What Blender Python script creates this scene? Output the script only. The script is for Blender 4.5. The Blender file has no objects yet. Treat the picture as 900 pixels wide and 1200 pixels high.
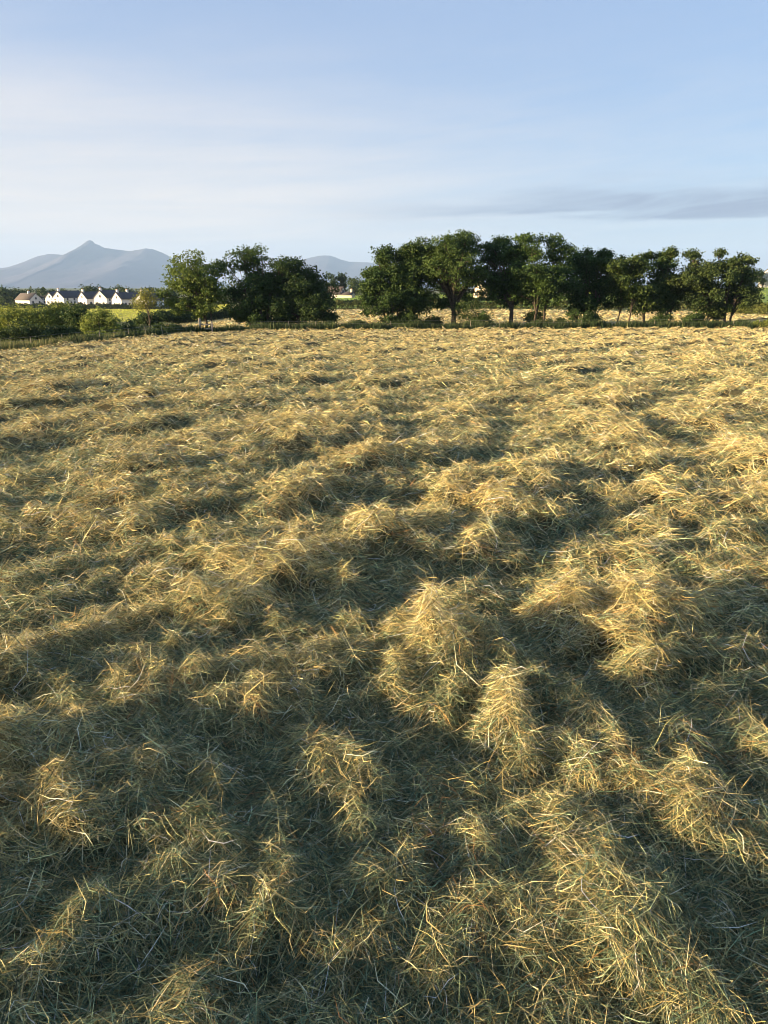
import bpy, math, random
import numpy as np
from mathutils import Vector

R = math.radians
rng = np.random.default_rng(7)
random.seed(7)
scene = bpy.context.scene
col = scene.collection

# ------------------------------------------------------------------ camera
EYE = 1.6
PITCH = R(17.0)
FPX = 866.7                       # focal length in pixels of the 900x1200 photograph
cam_d = bpy.data.cameras.new('camera')
cam_d.sensor_fit = 'VERTICAL'
cam_d.sensor_height = 36.0
cam_d.lens = 26.0
cam_d.clip_start = 0.05
cam_d.clip_end = 60000
cam = bpy.data.objects.new('camera', cam_d)
col.objects.link(cam)
cam.location = (0, 0, EYE)
cam.rotation_euler = (R(90) - PITCH, 0, 0)
scene.camera = cam

# ------------------------------------------------------------------ light
SUN_EL = R(9.2)
SUN_AZ = R(256.0)                 # clockwise from +Y: from the left, a little behind the camera
w = bpy.data.worlds.new('World')
scene.world = w
w.use_nodes = True
nt = w.node_tree
nt.nodes.clear()

def N(tree, typ, **kw):
    n = tree.nodes.new(typ)
    for k, v in kw.items():
        setattr(n, k, v)
    return n

def mth(tree, op, a, b=None, c=None, clamp=False):
    n = tree.nodes.new('ShaderNodeMath')
    n.operation = op
    n.use_clamp = clamp
    for i, v in enumerate((a, b, c)):
        if v is None:
            continue
        if isinstance(v, (int, float)):
            n.inputs[i].default_value = v
        else:
            tree.links.new(v, n.inputs[i])
    return n.outputs[0]

def sstep(tree, v, a, b):
    n = tree.nodes.new('ShaderNodeMapRange')
    n.interpolation_type = 'SMOOTHSTEP'
    tree.links.new(v, n.inputs[0])
    n.inputs[1].default_value = a
    n.inputs[2].default_value = b
    n.inputs[3].default_value = 0
    n.inputs[4].default_value = 1
    return n.outputs[0]

def mixc(tree, fac, a, b, blend='MIX'):
    n = tree.nodes.new('ShaderNodeMix')
    n.data_type = 'RGBA'
    n.blend_type = blend
    for sock, v in ((n.inputs[0], fac), (n.inputs[6], a), (n.inputs[7], b)):
        if isinstance(v, (int, float)):
            sock.default_value = v
        elif isinstance(v, tuple):
            sock.default_value = v if len(v) == 4 else v + (1,)
        else:
            tree.links.new(v, sock)
    return n.outputs[2]

SKY_STRENGTH = 0.05
sky = N(nt, 'ShaderNodeTexSky')
sky.sky_type = 'NISHITA'
sky.sun_disc = False
sky.sun_elevation = SUN_EL
sky.sun_rotation = SUN_AZ
sky.altitude = 30
sky.air_density = 1.0
sky.dust_density = 0.6
sky.ozone_density = 1.6
tc = N(nt, 'ShaderNodeTexCoord')
sep = N(nt, 'ShaderNodeSeparateXYZ')
nt.links.new(tc.outputs['Generated'], sep.inputs[0])
zc = mth(nt, 'ADD', mth(nt, 'MAXIMUM', sep.outputs[2], 0.0), 0.06)
px_ = mth(nt, 'DIVIDE', sep.outputs[0], zc)
py_ = mth(nt, 'DIVIDE', sep.outputs[1], zc)
comb = N(nt, 'ShaderNodeCombineXYZ')
nt.links.new(mth(nt, 'MULTIPLY', px_, 0.35), comb.inputs[0])
nt.links.new(mth(nt, 'ADD', py_, mth(nt, 'MULTIPLY', px_, -0.12)), comb.inputs[1])
n1 = N(nt, 'ShaderNodeTexNoise')
n1.inputs['Scale'].default_value = 0.55
n1.inputs['Detail'].default_value = 6
n1.inputs['Roughness'].default_value = 0.55
n1.inputs['Distortion'].default_value = 0.6
nt.links.new(comb.outputs[0], n1.inputs['Vector'])
el = sep.outputs[2]
veil = mth(nt, 'MULTIPLY', sstep(nt, n1.outputs[0], 0.42, 0.60), sstep(nt, el, 0.52, 0.16))
veil = mth(nt, 'ADD', mth(nt, 'MULTIPLY', veil, 0.20), mth(nt, 'MULTIPLY', sstep(nt, el, 0.30, 0.06), 0.72), clamp=True)
# a thin shaded cloud bank low in the sky, heavier towards the right
n2 = N(nt, 'ShaderNodeTexNoise')
n2.inputs['Scale'].default_value = 3.2
n2.inputs['Detail'].default_value = 7
n2.inputs['Roughness'].default_value = 0.55
cb = N(nt, 'ShaderNodeCombineXYZ')
nt.links.new(sep.outputs[0], cb.inputs[0])
nt.links.new(mth(nt, 'MULTIPLY', sep.outputs[2], 9.0), cb.inputs[1])
nt.links.new(cb.outputs[0], n2.inputs['Vector'])
wob = mth(nt, 'ADD', el, mth(nt, 'MULTIPLY', mth(nt, 'SUBTRACT', n2.outputs[0], 0.5), 0.085))
tilt = mth(nt, 'SUBTRACT', wob, mth(nt, 'MULTIPLY', sep.outputs[0], 0.045))
band = mth(nt, 'MULTIPLY', sstep(nt, wob, 0.073, 0.086), sstep(nt, tilt, 0.112, 0.082))
band = mth(nt, 'MULTIPLY', band, sstep(nt, sep.outputs[0], -0.18, 0.32))
n3 = N(nt, 'ShaderNodeTexNoise')          # fine drawn-out fibres in the thin cloud
n3.inputs['Scale'].default_value = 1.0
n3.inputs['Detail'].default_value = 9
n3.inputs['Roughness'].default_value = 0.62
n3.inputs['Distortion'].default_value = 0.5
cf = N(nt, 'ShaderNodeCombineXYZ')
nt.links.new(mth(nt, 'MULTIPLY', sep.outputs[0], 6.0), cf.inputs[0])
nt.links.new(mth(nt, 'ADD', mth(nt, 'MULTIPLY', el, 55.0), mth(nt, 'MULTIPLY', sep.outputs[0], -5.0)), cf.inputs[1])
nt.links.new(mth(nt, 'MULTIPLY', sep.outputs[1], 4.0), cf.inputs[2])
nt.links.new(cf.outputs[0], n3.inputs['Vector'])
band = mth(nt, 'MULTIPLY', band, mth(nt, 'ADD', 0.35, mth(nt, 'MULTIPLY', sstep(nt, n3.outputs[0], 0.32, 0.62), 0.75)))
skyc = mixc(nt, 0.65, sky.outputs[0], (1.5, 2.2, 3.75))
sunward = sstep(nt, sep.outputs[0], 0.42, -0.45)          # thin cloud glows more towards the low sun
veil = mth(nt, 'MULTIPLY', veil, mth(nt, 'ADD', mth(nt, 'MULTIPLY', sunward, 1.05), 0.18), clamp=True)
veil = mth(nt, 'ADD', veil, mth(nt, 'MULTIPLY', mth(nt, 'MULTIPLY', mth(nt, 'SUBTRACT', n3.outputs[0], 0.5), 0.5), sstep(nt, el, 0.32, 0.12)), clamp=True)
c1 = mixc(nt, veil, skyc, (4.4, 4.0, 3.75))
c2 = mixc(nt, mth(nt, 'MULTIPLY', band, 0.9), c1, (0.95, 1.2, 1.9))
bg = N(nt, 'ShaderNodeBackground')
bg.inputs['Strength'].default_value = SKY_STRENGTH
nt.links.new(c2, bg.inputs['Color'])
wo = N(nt, 'ShaderNodeOutputWorld')
nt.links.new(bg.outputs[0], wo.inputs['Surface'])

sd = bpy.data.lights.new('sun', 'SUN')
sd.energy = 5.0
sd.angle = R(0.6)
sd.color = (1.0, 0.73, 0.41)
so = bpy.data.objects.new('sun', sd)
col.objects.link(so)
to_sun = Vector((math.sin(SUN_AZ) * math.cos(SUN_EL), math.cos(SUN_AZ) * math.cos(SUN_EL), math.sin(SUN_EL)))
so.rotation_euler = to_sun.to_track_quat('Z', 'Y').to_euler()
so.location = (-30, -10, 20)

vs = scene.view_settings
vs.view_transform = 'Standard'
vs.look = 'None'
vs.gamma = 1
vs.use_curve_mapping = False
vs.exposure = 2.2
scene.render.engine = 'CYCLES'
cy = scene.cycles
cy.max_bounces = 6
cy.diffuse_bounces = 2
cy.transmission_bounces = 3
cy.volume_bounces = 0
cy.use_denoising = True
cy.filter_width = 0.95
cy.sample_clamp_indirect = 4.0

# ------------------------------------------------------------------ helpers
def tag(o, label=None, cat=None, group=None, kind=None):
    if label: o['label'] = label
    if cat: o['category'] = cat
    if group: o['group'] = group
    if kind: o['kind'] = kind
    return o

def empty(name, loc):
    e = bpy.data.objects.new(name, None)
    e.empty_display_size = 0.2
    col.objects.link(e)
    e.location = loc
    return e

def mesh_np(name, verts, faces, mat, parent=None, vcol=None, smooth=False):
    """verts (N,3), faces (M,k) with one k -> ONE mesh object"""
    verts = np.asarray(verts, np.float32)
    faces = np.asarray(faces, np.int32)
    me = bpy.data.meshes.new(name)
    me.vertices.add(len(verts))
    me.vertices.foreach_set('co', verts.ravel())
    k = faces.shape[1]
    me.loops.add(faces.size)
    me.loops.foreach_set('vertex_index', faces.ravel())
    me.polygons.add(len(faces))
    me.polygons.foreach_set('loop_start', np.arange(0, faces.size, k, dtype=np.int32))
    if smooth:
        me.polygons.foreach_set('use_smooth', np.ones(len(faces), dtype=bool))
    me.update(calc_edges=True)
    if vcol is not None:
        a = me.attributes.new('tint', 'FLOAT_COLOR', 'POINT')
        c = np.ones((len(verts), 4), np.float32)
        c[:, :3] = vcol
        a.data.foreach_set('color', c.ravel())
    me.materials.append(mat)
    o = bpy.data.objects.new(name, me)
    col.objects.link(o)
    if parent: o.parent = parent
    return o

def hash2(ix, iy, seed):
    h = (ix.astype(np.int64) * 374761393 + iy.astype(np.int64) * 668265263 + seed * 1442695041) & 0xFFFFFFFF
    h = ((h ^ (h >> 13)) * 1274126177) & 0xFFFFFFFF
    h = ((h ^ (h >> 16)) * 2246822519) & 0xFFFFFFFF
    return (h ^ (h >> 15)) / 4294967295.0

def gnoise(x, y, seed=0):
    """gradient noise, about -0.7..0.7"""
    x = np.asarray(x, float); y = np.asarray(y, float)
    ix = np.floor(x); iy = np.floor(y)
    fx = x - ix; fy = y - iy
    u = fx * fx * fx * (fx * (fx * 6 - 15) + 10); v = fy * fy * fy * (fy * (fy * 6 - 15) + 10)
    def g(ox, oy):
        a = hash2(ix + ox, iy + oy, seed) * 2 * np.pi
        return np.cos(a) * (fx - ox) + np.sin(a) * (fy - oy)
    return (g(0, 0) * (1 - u) + g(1, 0) * u) * (1 - v) + (g(0, 1) * (1 - u) + g(1, 1) * u) * v

def fbm(x, y, seed, octv=4):
    s = 0; a = 1; f = 1
    for i in range(octv):
        s = s + a * gnoise(x * f, y * f, seed + i * 17)
        a *= 0.5; f *= 2.03
    return s

# pixel of the photograph -> direction per metre of forward distance
def slope(px, py):
    dx = (px - 450) / FPX; dy = (600 - py) / FPX
    cp, sp = math.cos(PITCH), math.sin(PITCH)
    f = cp + dy * sp
    return dx / f, (-sp + dy * cp) / f

def at(px, py, Y):
    u, s = slope(px, py)
    return Vector((u * Y, Y, EYE + s * Y))

def zpx(py, Y): return EYE + slope(450, py)[1] * Y

# ------------------------------------------------------------------ terrain height
KN = [  # bearing x/y, [(y, z)...]
    (-0.504, [(0, 0), (12, -.60), (25, zpx(440, 25)), (40, zpx(424, 40)), (62, zpx(412, 62)), (80, zpx(402, 80)), (120, zpx(389, 120)), (200, zpx(374, 200)), (400, zpx(359, 400)), (700, zpx(350, 700)), (1500, zpx(342, 1500)), (14000, -30), (40000, -60)]),
    (-0.280, [(0, 0), (80, zpx(391, 80)), (110, zpx(383.5, 110)), (165, zpx(379, 165)), (350, zpx(363, 350)), (400, zpx(359, 400)), (700, zpx(350, 700)), (1500, zpx(342, 1500)), (14000, -30), (40000, -60)]),
    (-0.120, [(0, 0), (80, zpx(388, 80)), (90, zpx(384, 90)), (150, zpx(364, 150)), (250, zpx(356, 250)), (400, zpx(347, 400)), (1500, zpx(342, 1500)), (14000, -30), (40000, -60)]),
    (0.0, [(0, 0), (80, zpx(388, 80)), (90, zpx(384, 90)), (150, zpx(362, 150)), (250, zpx(353, 250)), (400, zpx(346, 400)), (1500, zpx(342, 1500)), (14000, -30), (40000, -60)]),
    (0.504, [(0, 0), (80, zpx(386, 80)), (90, zpx(382.5, 90)), (130, zpx(370, 130)), (160, zpx(360, 160)), (300, zpx(337, 300)), (500, zpx(336, 500)), (1500, zpx(338, 1500)), (14000, -30), (40000, -60)]),
]
YS = np.concatenate([np.linspace(0, 500, 501), np.geomspace(510, 40000, 120)])
TAB = []
for u, kn in KN:
    z = np.interp(YS, [k[0] for k in kn], [k[1] for k in kn])
    ker = np.hanning(13); ker /= ker.sum()
    zs = np.convolve(np.pad(z, 6, mode='reflect', reflect_type='odd'), ker, mode='valid')
    TAB.append(zs)
TAB = np.array(TAB); US = np.array([k[0] for k in KN])

def terr(x, y):
    x = np.asarray(x, float); y = np.maximum(np.asarray(y, float), 0)
    u = np.clip(x / np.maximum(y, 0.5), US[0], US[-1])
    zc_ = np.stack([np.interp(y, YS, t) for t in TAB])
    out = np.zeros_like(u * y)
    for i in range(len(US) - 1):
        m = (u >= US[i]) & (u <= US[i + 1])
        t = (u - US[i]) / (US[i + 1] - US[i])
        out = np.where(m, zc_[i] * (1 - t) + zc_[i + 1] * t, out)
    return out

def tz(x, y): return float(terr(np.array([x]), np.array([y]))[0])

def ground_at(px, py):
    u, s = slope(px, py)
    ys = np.concatenate([np.linspace(0.5, 60, 600), np.linspace(60, 900, 4000)])
    d = EYE + s * ys - terr(u * ys, ys)
    i = np.argmax(d < 0)
    if d[i] >= 0: i = len(ys) - 1
    return Vector((u * ys[i], ys[i], tz(u * ys[i], ys[i])))

# field edge (fence line): pixels of the photograph dropped on the ground
edge_pts = [ground_at(px, py) for px, py in [(0, 412.5), (60, 408), (140, 400), (200, 393), (300, 389), (450, 388), (700, 386.5), (900, 386)]]
edge_pts = [Vector((-75, 44, 0)), Vector((-52, 54, 0))] + edge_pts + [Vector((60, 82, 0)), Vector((90, 82, 0))]
EX = np.array([p.x for p in edge_pts]); EY = np.array([p.y for p in edge_pts])
def yedge(x): return np.interp(x, EX, EY)

# ------------------------------------------------------------------ hay relief
CL = []   # clumps: x, y, along, across, angle, height
def clump(px, py, wpx, hpx, H, ang=0.0):
    g = ground_at(px, py)
    d = math.sqrt(g.x ** 2 + g.y ** 2 + EYE ** 2)
    ra = wpx / FPX * d * 0.55
    rb = min(hpx / FPX * d * (d / EYE) * 0.45, ra * 2.2)
    CL.append((g.x, g.y + rb * 0.3, ra, max(rb, 0.10), R(ang), H * float(np.interp(d, [2.0, 2.6, 3.2, 4.5], [.6, .85, 1.05, 1.1]))))
for c in [
    (530, 815, 150, 90, .32), (575, 900, 90, 90, .26), (715, 760, 200, 95, .27), (500, 770, 90, 50, .13), (560, 718, 120, 40, .14),
    (620, 625, 90, 60, .21), (640, 590, 110, 30, .18), (770, 668, 66, 40, .13), (815, 945, 130, 60, .15), (690, 905, 170, 45, .08),
    (400, 950, 80, 110, .13), (320, 875, 60, 80, .12), (245, 745, 95, 60, .24), (340, 690, 150, 35, .20), (430, 655, 120, 30, .18),
    (268, 825, 50, 60, .13), (60, 805, 90, 70, .16), (5, 815, 40, 70, .16), (110, 975, 110, 90, .13), (320, 1090, 90, 70, .09),
    (280, 1005, 50, 60, .09), (120, 755, 140, 40, .10), (230, 655, 130, 30, .12), (370, 520, 170, 45, .26), (735, 530, 75, 45, .22),
    (530, 595, 80, 40, .16), (800, 595, 90, 35, .17), (740, 600, 60, 30, .15), (130, 505, 200, 20, .16), (60, 520, 170, 20, .14),
    (250, 480, 200, 18, .15), (60, 630, 110, 28, .13), (880, 560, 60, 30, .18), (690, 480, 130, 20, .16), (880, 700, 70, 35, .14),
    (820, 500, 90, 22, .15), (150, 595, 140, 24, .11), (300, 605, 150, 22, .10), (450, 545, 120, 22, .12), (560, 660, 70, 30, .10),
    (220, 1060, 60, 70, .07), (590, 668, 80, 30, .12), (668, 552, 90, 24, .14), (705, 508, 110, 18, .15), (290, 712, 80, 30, .12), (485, 628, 90, 26, .12), (835, 430, 150, 10, .16), (560, 455, 150, 12, .16), (200, 440, 200, 10, .16), (850, 640, 60, 30, .12), (40, 700, 70, 35, .12), (170, 700, 80, 30, .10), (60, 1130, 100, 70, .07), (880, 1060, 60, 60, .07)]:
    clump(*c)
CL = np.array(CL)

def hay_h(x, y, fine=True):
    x = np.asarray(x, float); y = np.asarray(y, float)
    wx = x + 0.35 * gnoise(x / 0.8, y / 0.8, 3); wy = y + 0.35 * gnoise(x / 0.8 + 9, y / 0.8, 4)
    wx = wx + 0.10 * gnoise(x / 0.21, y / 0.21, 5); wy = wy + 0.10 * gnoise(x / 0.21 + 5, y / 0.21, 6)
    r = np.sqrt(x * x + y * y)
    lo = np.interp(r, [1.5, 3, 5.5], [.6, .8, 1.0])
    xr = wx * 0.94 + wy * 0.34; yr = -wx * 0.34 + wy * 0.94
    L = gnoise(xr / 2.6, yr / 1.1, 11)
    L2 = gnoise((wx * 0.95 - wy * 0.31) / 0.95, (wx * 0.31 + wy * 0.95) / 4.2, 12)
    A = gnoise(wx / 0.54, wy / 0.50, 21)
    B = gnoise(wx / 0.26, wy / 0.26, 31)
    r = np.sqrt(x * x + y * y)
    A2 = gnoise(wx / 0.36, wy / 0.30, 25)
    q = np.clip((0.8 * A + 0.55 * L + 0.35 * B + 0.01) / 0.13, 0, 1); q = q * q * (3 - 2 * q)
    A3 = gnoise(wx / 0.17, wy / 0.15, 27)
    h = lo * (0.05 * L + 0.12 * L2) + 0.035 * (0.4 + q) * (0.5 - np.abs(A3) * 2) + q * (0.045 + 0.14 * lo * np.clip(L + L2, 0, None) + 0.06 * np.clip(A, 0, None)) + (0.03 + 0.05 * q) * B + (0.03 + 0.04 * q) * np.abs(A2)
    h = h * np.interp(r, [1.2, 2.2, 3.2, 7, 15, 45], [.62, .70, .80, .85, .95, 1.45])
    # swath ridge added just left of the view to shade the near hay
    shade_ridge = np.clip(1 - ((x + 1.75 - 0.12 * y + 0.25 * gnoise(y / 0.7, x * 0, 45)) / 0.6) ** 2, 0, 1) * np.clip((y + 2.5) / 1.0, 0, 1) * np.clip((3.4 - y) / 1.2, 0, 1)
    h = h + 0.10 * shade_ridge ** 0.7 * np.clip(0.6 + 1.6 * gnoise(x / 0.5, y / 0.5, 46), 0.1, 1.3)
    h = h - 0.06 * np.clip((2.5 - r) / 1.0, 0, 1) * np.clip((x + 1.5) / .5, 0, 1)  # dip added to keep the near hay inside that shade
    tq = np.clip((gnoise(wx / 0.27, wy / 0.24, 57) + 0.35 * gnoise(wx / 0.10, wy / 0.10, 58) + 0.25 * L - 0.06) / 0.10, 0, 1)
    h = h + np.interp(r, [2, 12, 30], [.038, .045, .025]) * tq * tq * (3 - 2 * tq) * (1 + 0.8 * gnoise(x / 0.5, y / 0.5, 59))
    big = gnoise(x / 7.0 + 3, y / 5.0, 41)
    h = h + 0.10 * big * np.clip((r - 5) / 10, 0, 1)
    if fine:
        h = h + 0.034 * gnoise(wx / 0.09, wy / 0.09, 33)
    near = r < 20
    if near.any():
        xn = wx[near]; yn = wy[near]
        wob = 0.75 * gnoise(x[near] / 0.30, y[near] / 0.30, 51) + 0.5 * gnoise(x[near] / 0.12, y[near] / 0.12, 52)
        lump = np.clip(0.72 + 1.0 * gnoise(xn / 0.17, yn / 0.17, 53), 0.3, 1.25)
        best = np.zeros(len(xn))
        for (cx, cy_, ra, rb, an, H) in CL:
            dx = xn - cx; dy = yn - cy_
            m = (np.abs(dx) < ra * 1.4) & (np.abs(dy) < rb * 1.4)
            if not m.any(): continue
            d2 = (dx[m] / ra) ** 2 + (dy[m] / rb) ** 2 + wob[m]
            f = H * np.clip(1 - d2, 0, 1) ** 0.45
            best[m] = np.maximum(best[m], f * lump[m])
        hn = h[near] * (1 - 0.3 * np.clip(best / 0.15, 0, 1)) + best
        h = h.copy(); h[near] = hn
    return h

# ------------------------------------------------------------------ materials
def mat_new(name):
    m = bpy.data.materials.new(name)
    m.use_nodes = True
    t = m.node_tree
    t.nodes.clear()
    out = t.nodes.new('ShaderNodeOutputMaterial')
    return m, t, out

def leaf_mat(name, translucent=0.3, rough=0.6, spec=0.2):
    m, t, out = mat_new(name)
    a = N(t, 'ShaderNodeAttribute', attribute_name='tint')
    p = N(t, 'ShaderNodeBsdfPrincipled')
    p.inputs['Roughness'].default_value = rough
    p.inputs['Specular IOR Level'].default_value = spec
    t.links.new(a.outputs['Color'], p.inputs['Base Color'])
    tr = N(t, 'ShaderNodeBsdfTranslucent')
    t.links.new(a.outputs['Color'], tr.inputs['Color'])
    mx = N(t, 'ShaderNodeMixShader')
    mx.inputs[0].default_value = translucent
    t.links.new(p.outputs[0], mx.inputs[1]); t.links.new(tr.outputs[0], mx.inputs[2])
    t.links.new(mx.outputs[0], out.inputs[0])
    return m

def noise_mat(name, c1, c2, scale=1.0, rough=0.85, detail=5, c3=None, scale3=0.1, bump=0.0, bscale=20, spec=0.2):
    m, t, out = mat_new(name)
    g = N(t, 'ShaderNodeTexCoord')
    n = N(t, 'ShaderNodeTexNoise')
    n.inputs['Scale'].default_value = scale; n.inputs['Detail'].default_value = detail
    t.links.new(g.outputs['Object'], n.inputs['Vector'])
    c = mixc(t, sstep(t, n.outputs[0], 0.35, 0.65), c1, c2)
    if c3:
        n3 = N(t, 'ShaderNodeTexNoise')
        n3.inputs['Scale'].default_value = scale3; n3.inputs['Detail'].default_value = 3
        t.links.new(g.outputs['Object'], n3.inputs['Vector'])
        c = mixc(t, sstep(t, n3.outputs[0], 0.4, 0.62), c, c3)
    p = N(t, 'ShaderNodeBsdfPrincipled')
    p.inputs['Roughness'].default_value = rough
    p.inputs['Specular IOR Level'].default_value = spec
    t.links.new(c, p.inputs['Base Color'])
    if bump:
        nb = N(t, 'ShaderNodeTexNoise')
        nb.inputs['Scale'].default_value = bscale; nb.inputs['Detail'].default_value = 4
        t.links.new(g.outputs['Object'], nb.inputs['Vector'])
        b = N(t, 'ShaderNodeBump')
        b.inputs['Strength'].default_value = bump
        t.links.new(nb.outputs[0], b.inputs['Height'])
        t.links.new(b.outputs[0], p.inputs['Normal'])
    t.links.new(p.outputs[0], out.inputs[0])
    return m

M = {}
M['hay'] = leaf_mat('hay_stalks', 0.12, 0.55, 0.25)
M['leaf'] = leaf_mat('tree_leaves', 0.34, 0.6, 0.18)
M['grass'] = leaf_mat('grass_blades', 0.3, 0.6, 0.2)
M['hay_mat'] = noise_mat('hay_under', (.075, .068, .033), (.14, .115, .052), 9, .9, 6, (.055, .06, .03), 1.3, .5, 60)
M['turf'] = noise_mat('turf', (.085, .12, .035), (.13, .155, .045), .35, .9, 6, (.16, .16, .055), .02, .3, 2)
M['stubble'] = noise_mat('mown_stubble', (.34, .27, .12), (.25, .21, .095), 1.2, .9, 6, (.22, .20, .09), .06, .5, 3)
M['lime'] = noise_mat('bright_pasture', (.30, .32, .055), (.36, .35, .065), .2, .9, 5, (.26, .29, .05), .015, .2, 2)
M['pasture'] = noise_mat('green_pasture', (.13, .23, .04), (.17, .26, .05), .2, .9, 5, (.20, .26, .055), .02, .2, 2)
M['bark'] = noise_mat('bark', (.055, .045, .032), (.11, .09, .065), 6, .9, 6, None, 1, .6, 14)
M['post'] = noise_mat('weathered_post', (.30, .27, .22), (.42, .38, .31), 9, .85, 5, (.2, .19, .15), 4, .3, 30)
M['wire'] = noise_mat('galvanised_wire', (.30, .31, .32), (.2, .2, .2), 5, .45, 3, None, 1, 0, 1, .5)
M['haze_slope'] = noise_mat('mountain_slope_haze_tint', (.065, .058, .082), (.08, .07, .10), .0022, .95, 8, (.095, .085, .115), .0011, 0)  # mauve blue of the distance haze painted into the slope colour
M['render'] = noise_mat('white_render', (.60, .59, .57), (.68, .67, .65), 1.5, .85, 4, None, 1, .1, 12)
M['cream'] = noise_mat('cream_render', (.62, .54, .40), (.68, .60, .46), 1.5, .85, 4, None, 1, .1, 12)
M['slate'] = noise_mat('slate_roof', (.045, .047, .055), (.075, .075, .085), 2.5, .7, 5, None, 1, .3, 8)
M['tile'] = noise_mat('brown_roof', (.085, .072, .066), (.11, .095, .088), 2.5, .8, 5, None, 1, .3, 8)
M['pane'] = noise_mat('window_pane', (.02, .025, .03), (.035, .04, .05), 1, .12, 2, None, 1, 0, 1, .5)
M['door'] = noise_mat('door_paint', (.05, .035, .03), (.07, .05, .04), 3, .5, 3)
M['pot'] = noise_mat('clay_pot', (.28, .13, .08), (.33, .17, .10), 6, .8, 3)

# ------------------------------------------------------------------ ground sheet, to the horizon
def polar_sheet(name, r0, r1, nr, a0, a1, na, zf, mat, mask=None, smooth=True, parent=None):
    rr = np.geomspace(r0, r1, nr); aa = np.linspace(a0, a1, na)
    RR, AA = np.meshgrid(rr, aa, indexing='ij')
    X = RR * np.sin(AA); Y = RR * np.cos(AA)
    Z = zf(X.ravel(), Y.ravel())
    V = np.stack([X.ravel(), Y.ravel(), Z], 1)
    i, j = np.meshgrid(np.arange(nr - 1), np.arange(na - 1), indexing='ij')
    q = (i * na + j).ravel()
    F = np.stack([q, q + 1, q + na + 1, q + na], 1)[:, ::-1]
    if mask is not None:
        ok = mask(V[:, 0], V[:, 1])
        F = F[ok[F].all(1)]
    return mesh_np(name, V, F, mat, parent, smooth=smooth)

def ground_z(x, y):
    z = terr(x, y)
    inside = np.clip((yedge(x) - y) / 2.0, 0, 1)
    return z - 0.35 * inside
g1 = polar_sheet('ground', 0.4, 17000, 170, -math.pi, math.pi, 281, ground_z, M['turf'])
tag(g1, 'rolling green farmland stretching to the foot of the mountains', 'ground', kind='structure')

# ------------------------------------------------------------------ the mown field: relief sheet under the hay
def sheet_z(x, y):
    r = np.hypot(x, y); th = np.degrees(np.arctan2(x, y))
    thick = 0.05 + 0.11 * np.clip(1 - r / 16, 0, 1)      # depth of loose hay lying over the sheet
    bare = np.clip((-56 - th) / 6, 0, 1)                    # no loose stalks are laid out beside and behind the camera
    return terr(x, y) + hay_h(x, y) - thick * (1 - bare)
def sheet_mask(x, y): return (y < yedge(x) + 0.6)
hs = polar_sheet('hay_field', 0.45, 118, 290, R(-150), R(55), 440, sheet_z, M['hay_mat'], sheet_mask)
tag(hs, 'mown field sloping gently away under the cut hay', 'field', kind='structure')

# ------------------------------------------------------------------ hay stalks
PAL = np.array([[.60, .465, .185], [.68, .57, .285], [.37, .35, .16], [.160, .218, .125], [.085, .135, .080], [.68, .60, .37], [.38, .19, .07]])  # the dark greens also stand in for shade low in the heaps

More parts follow.
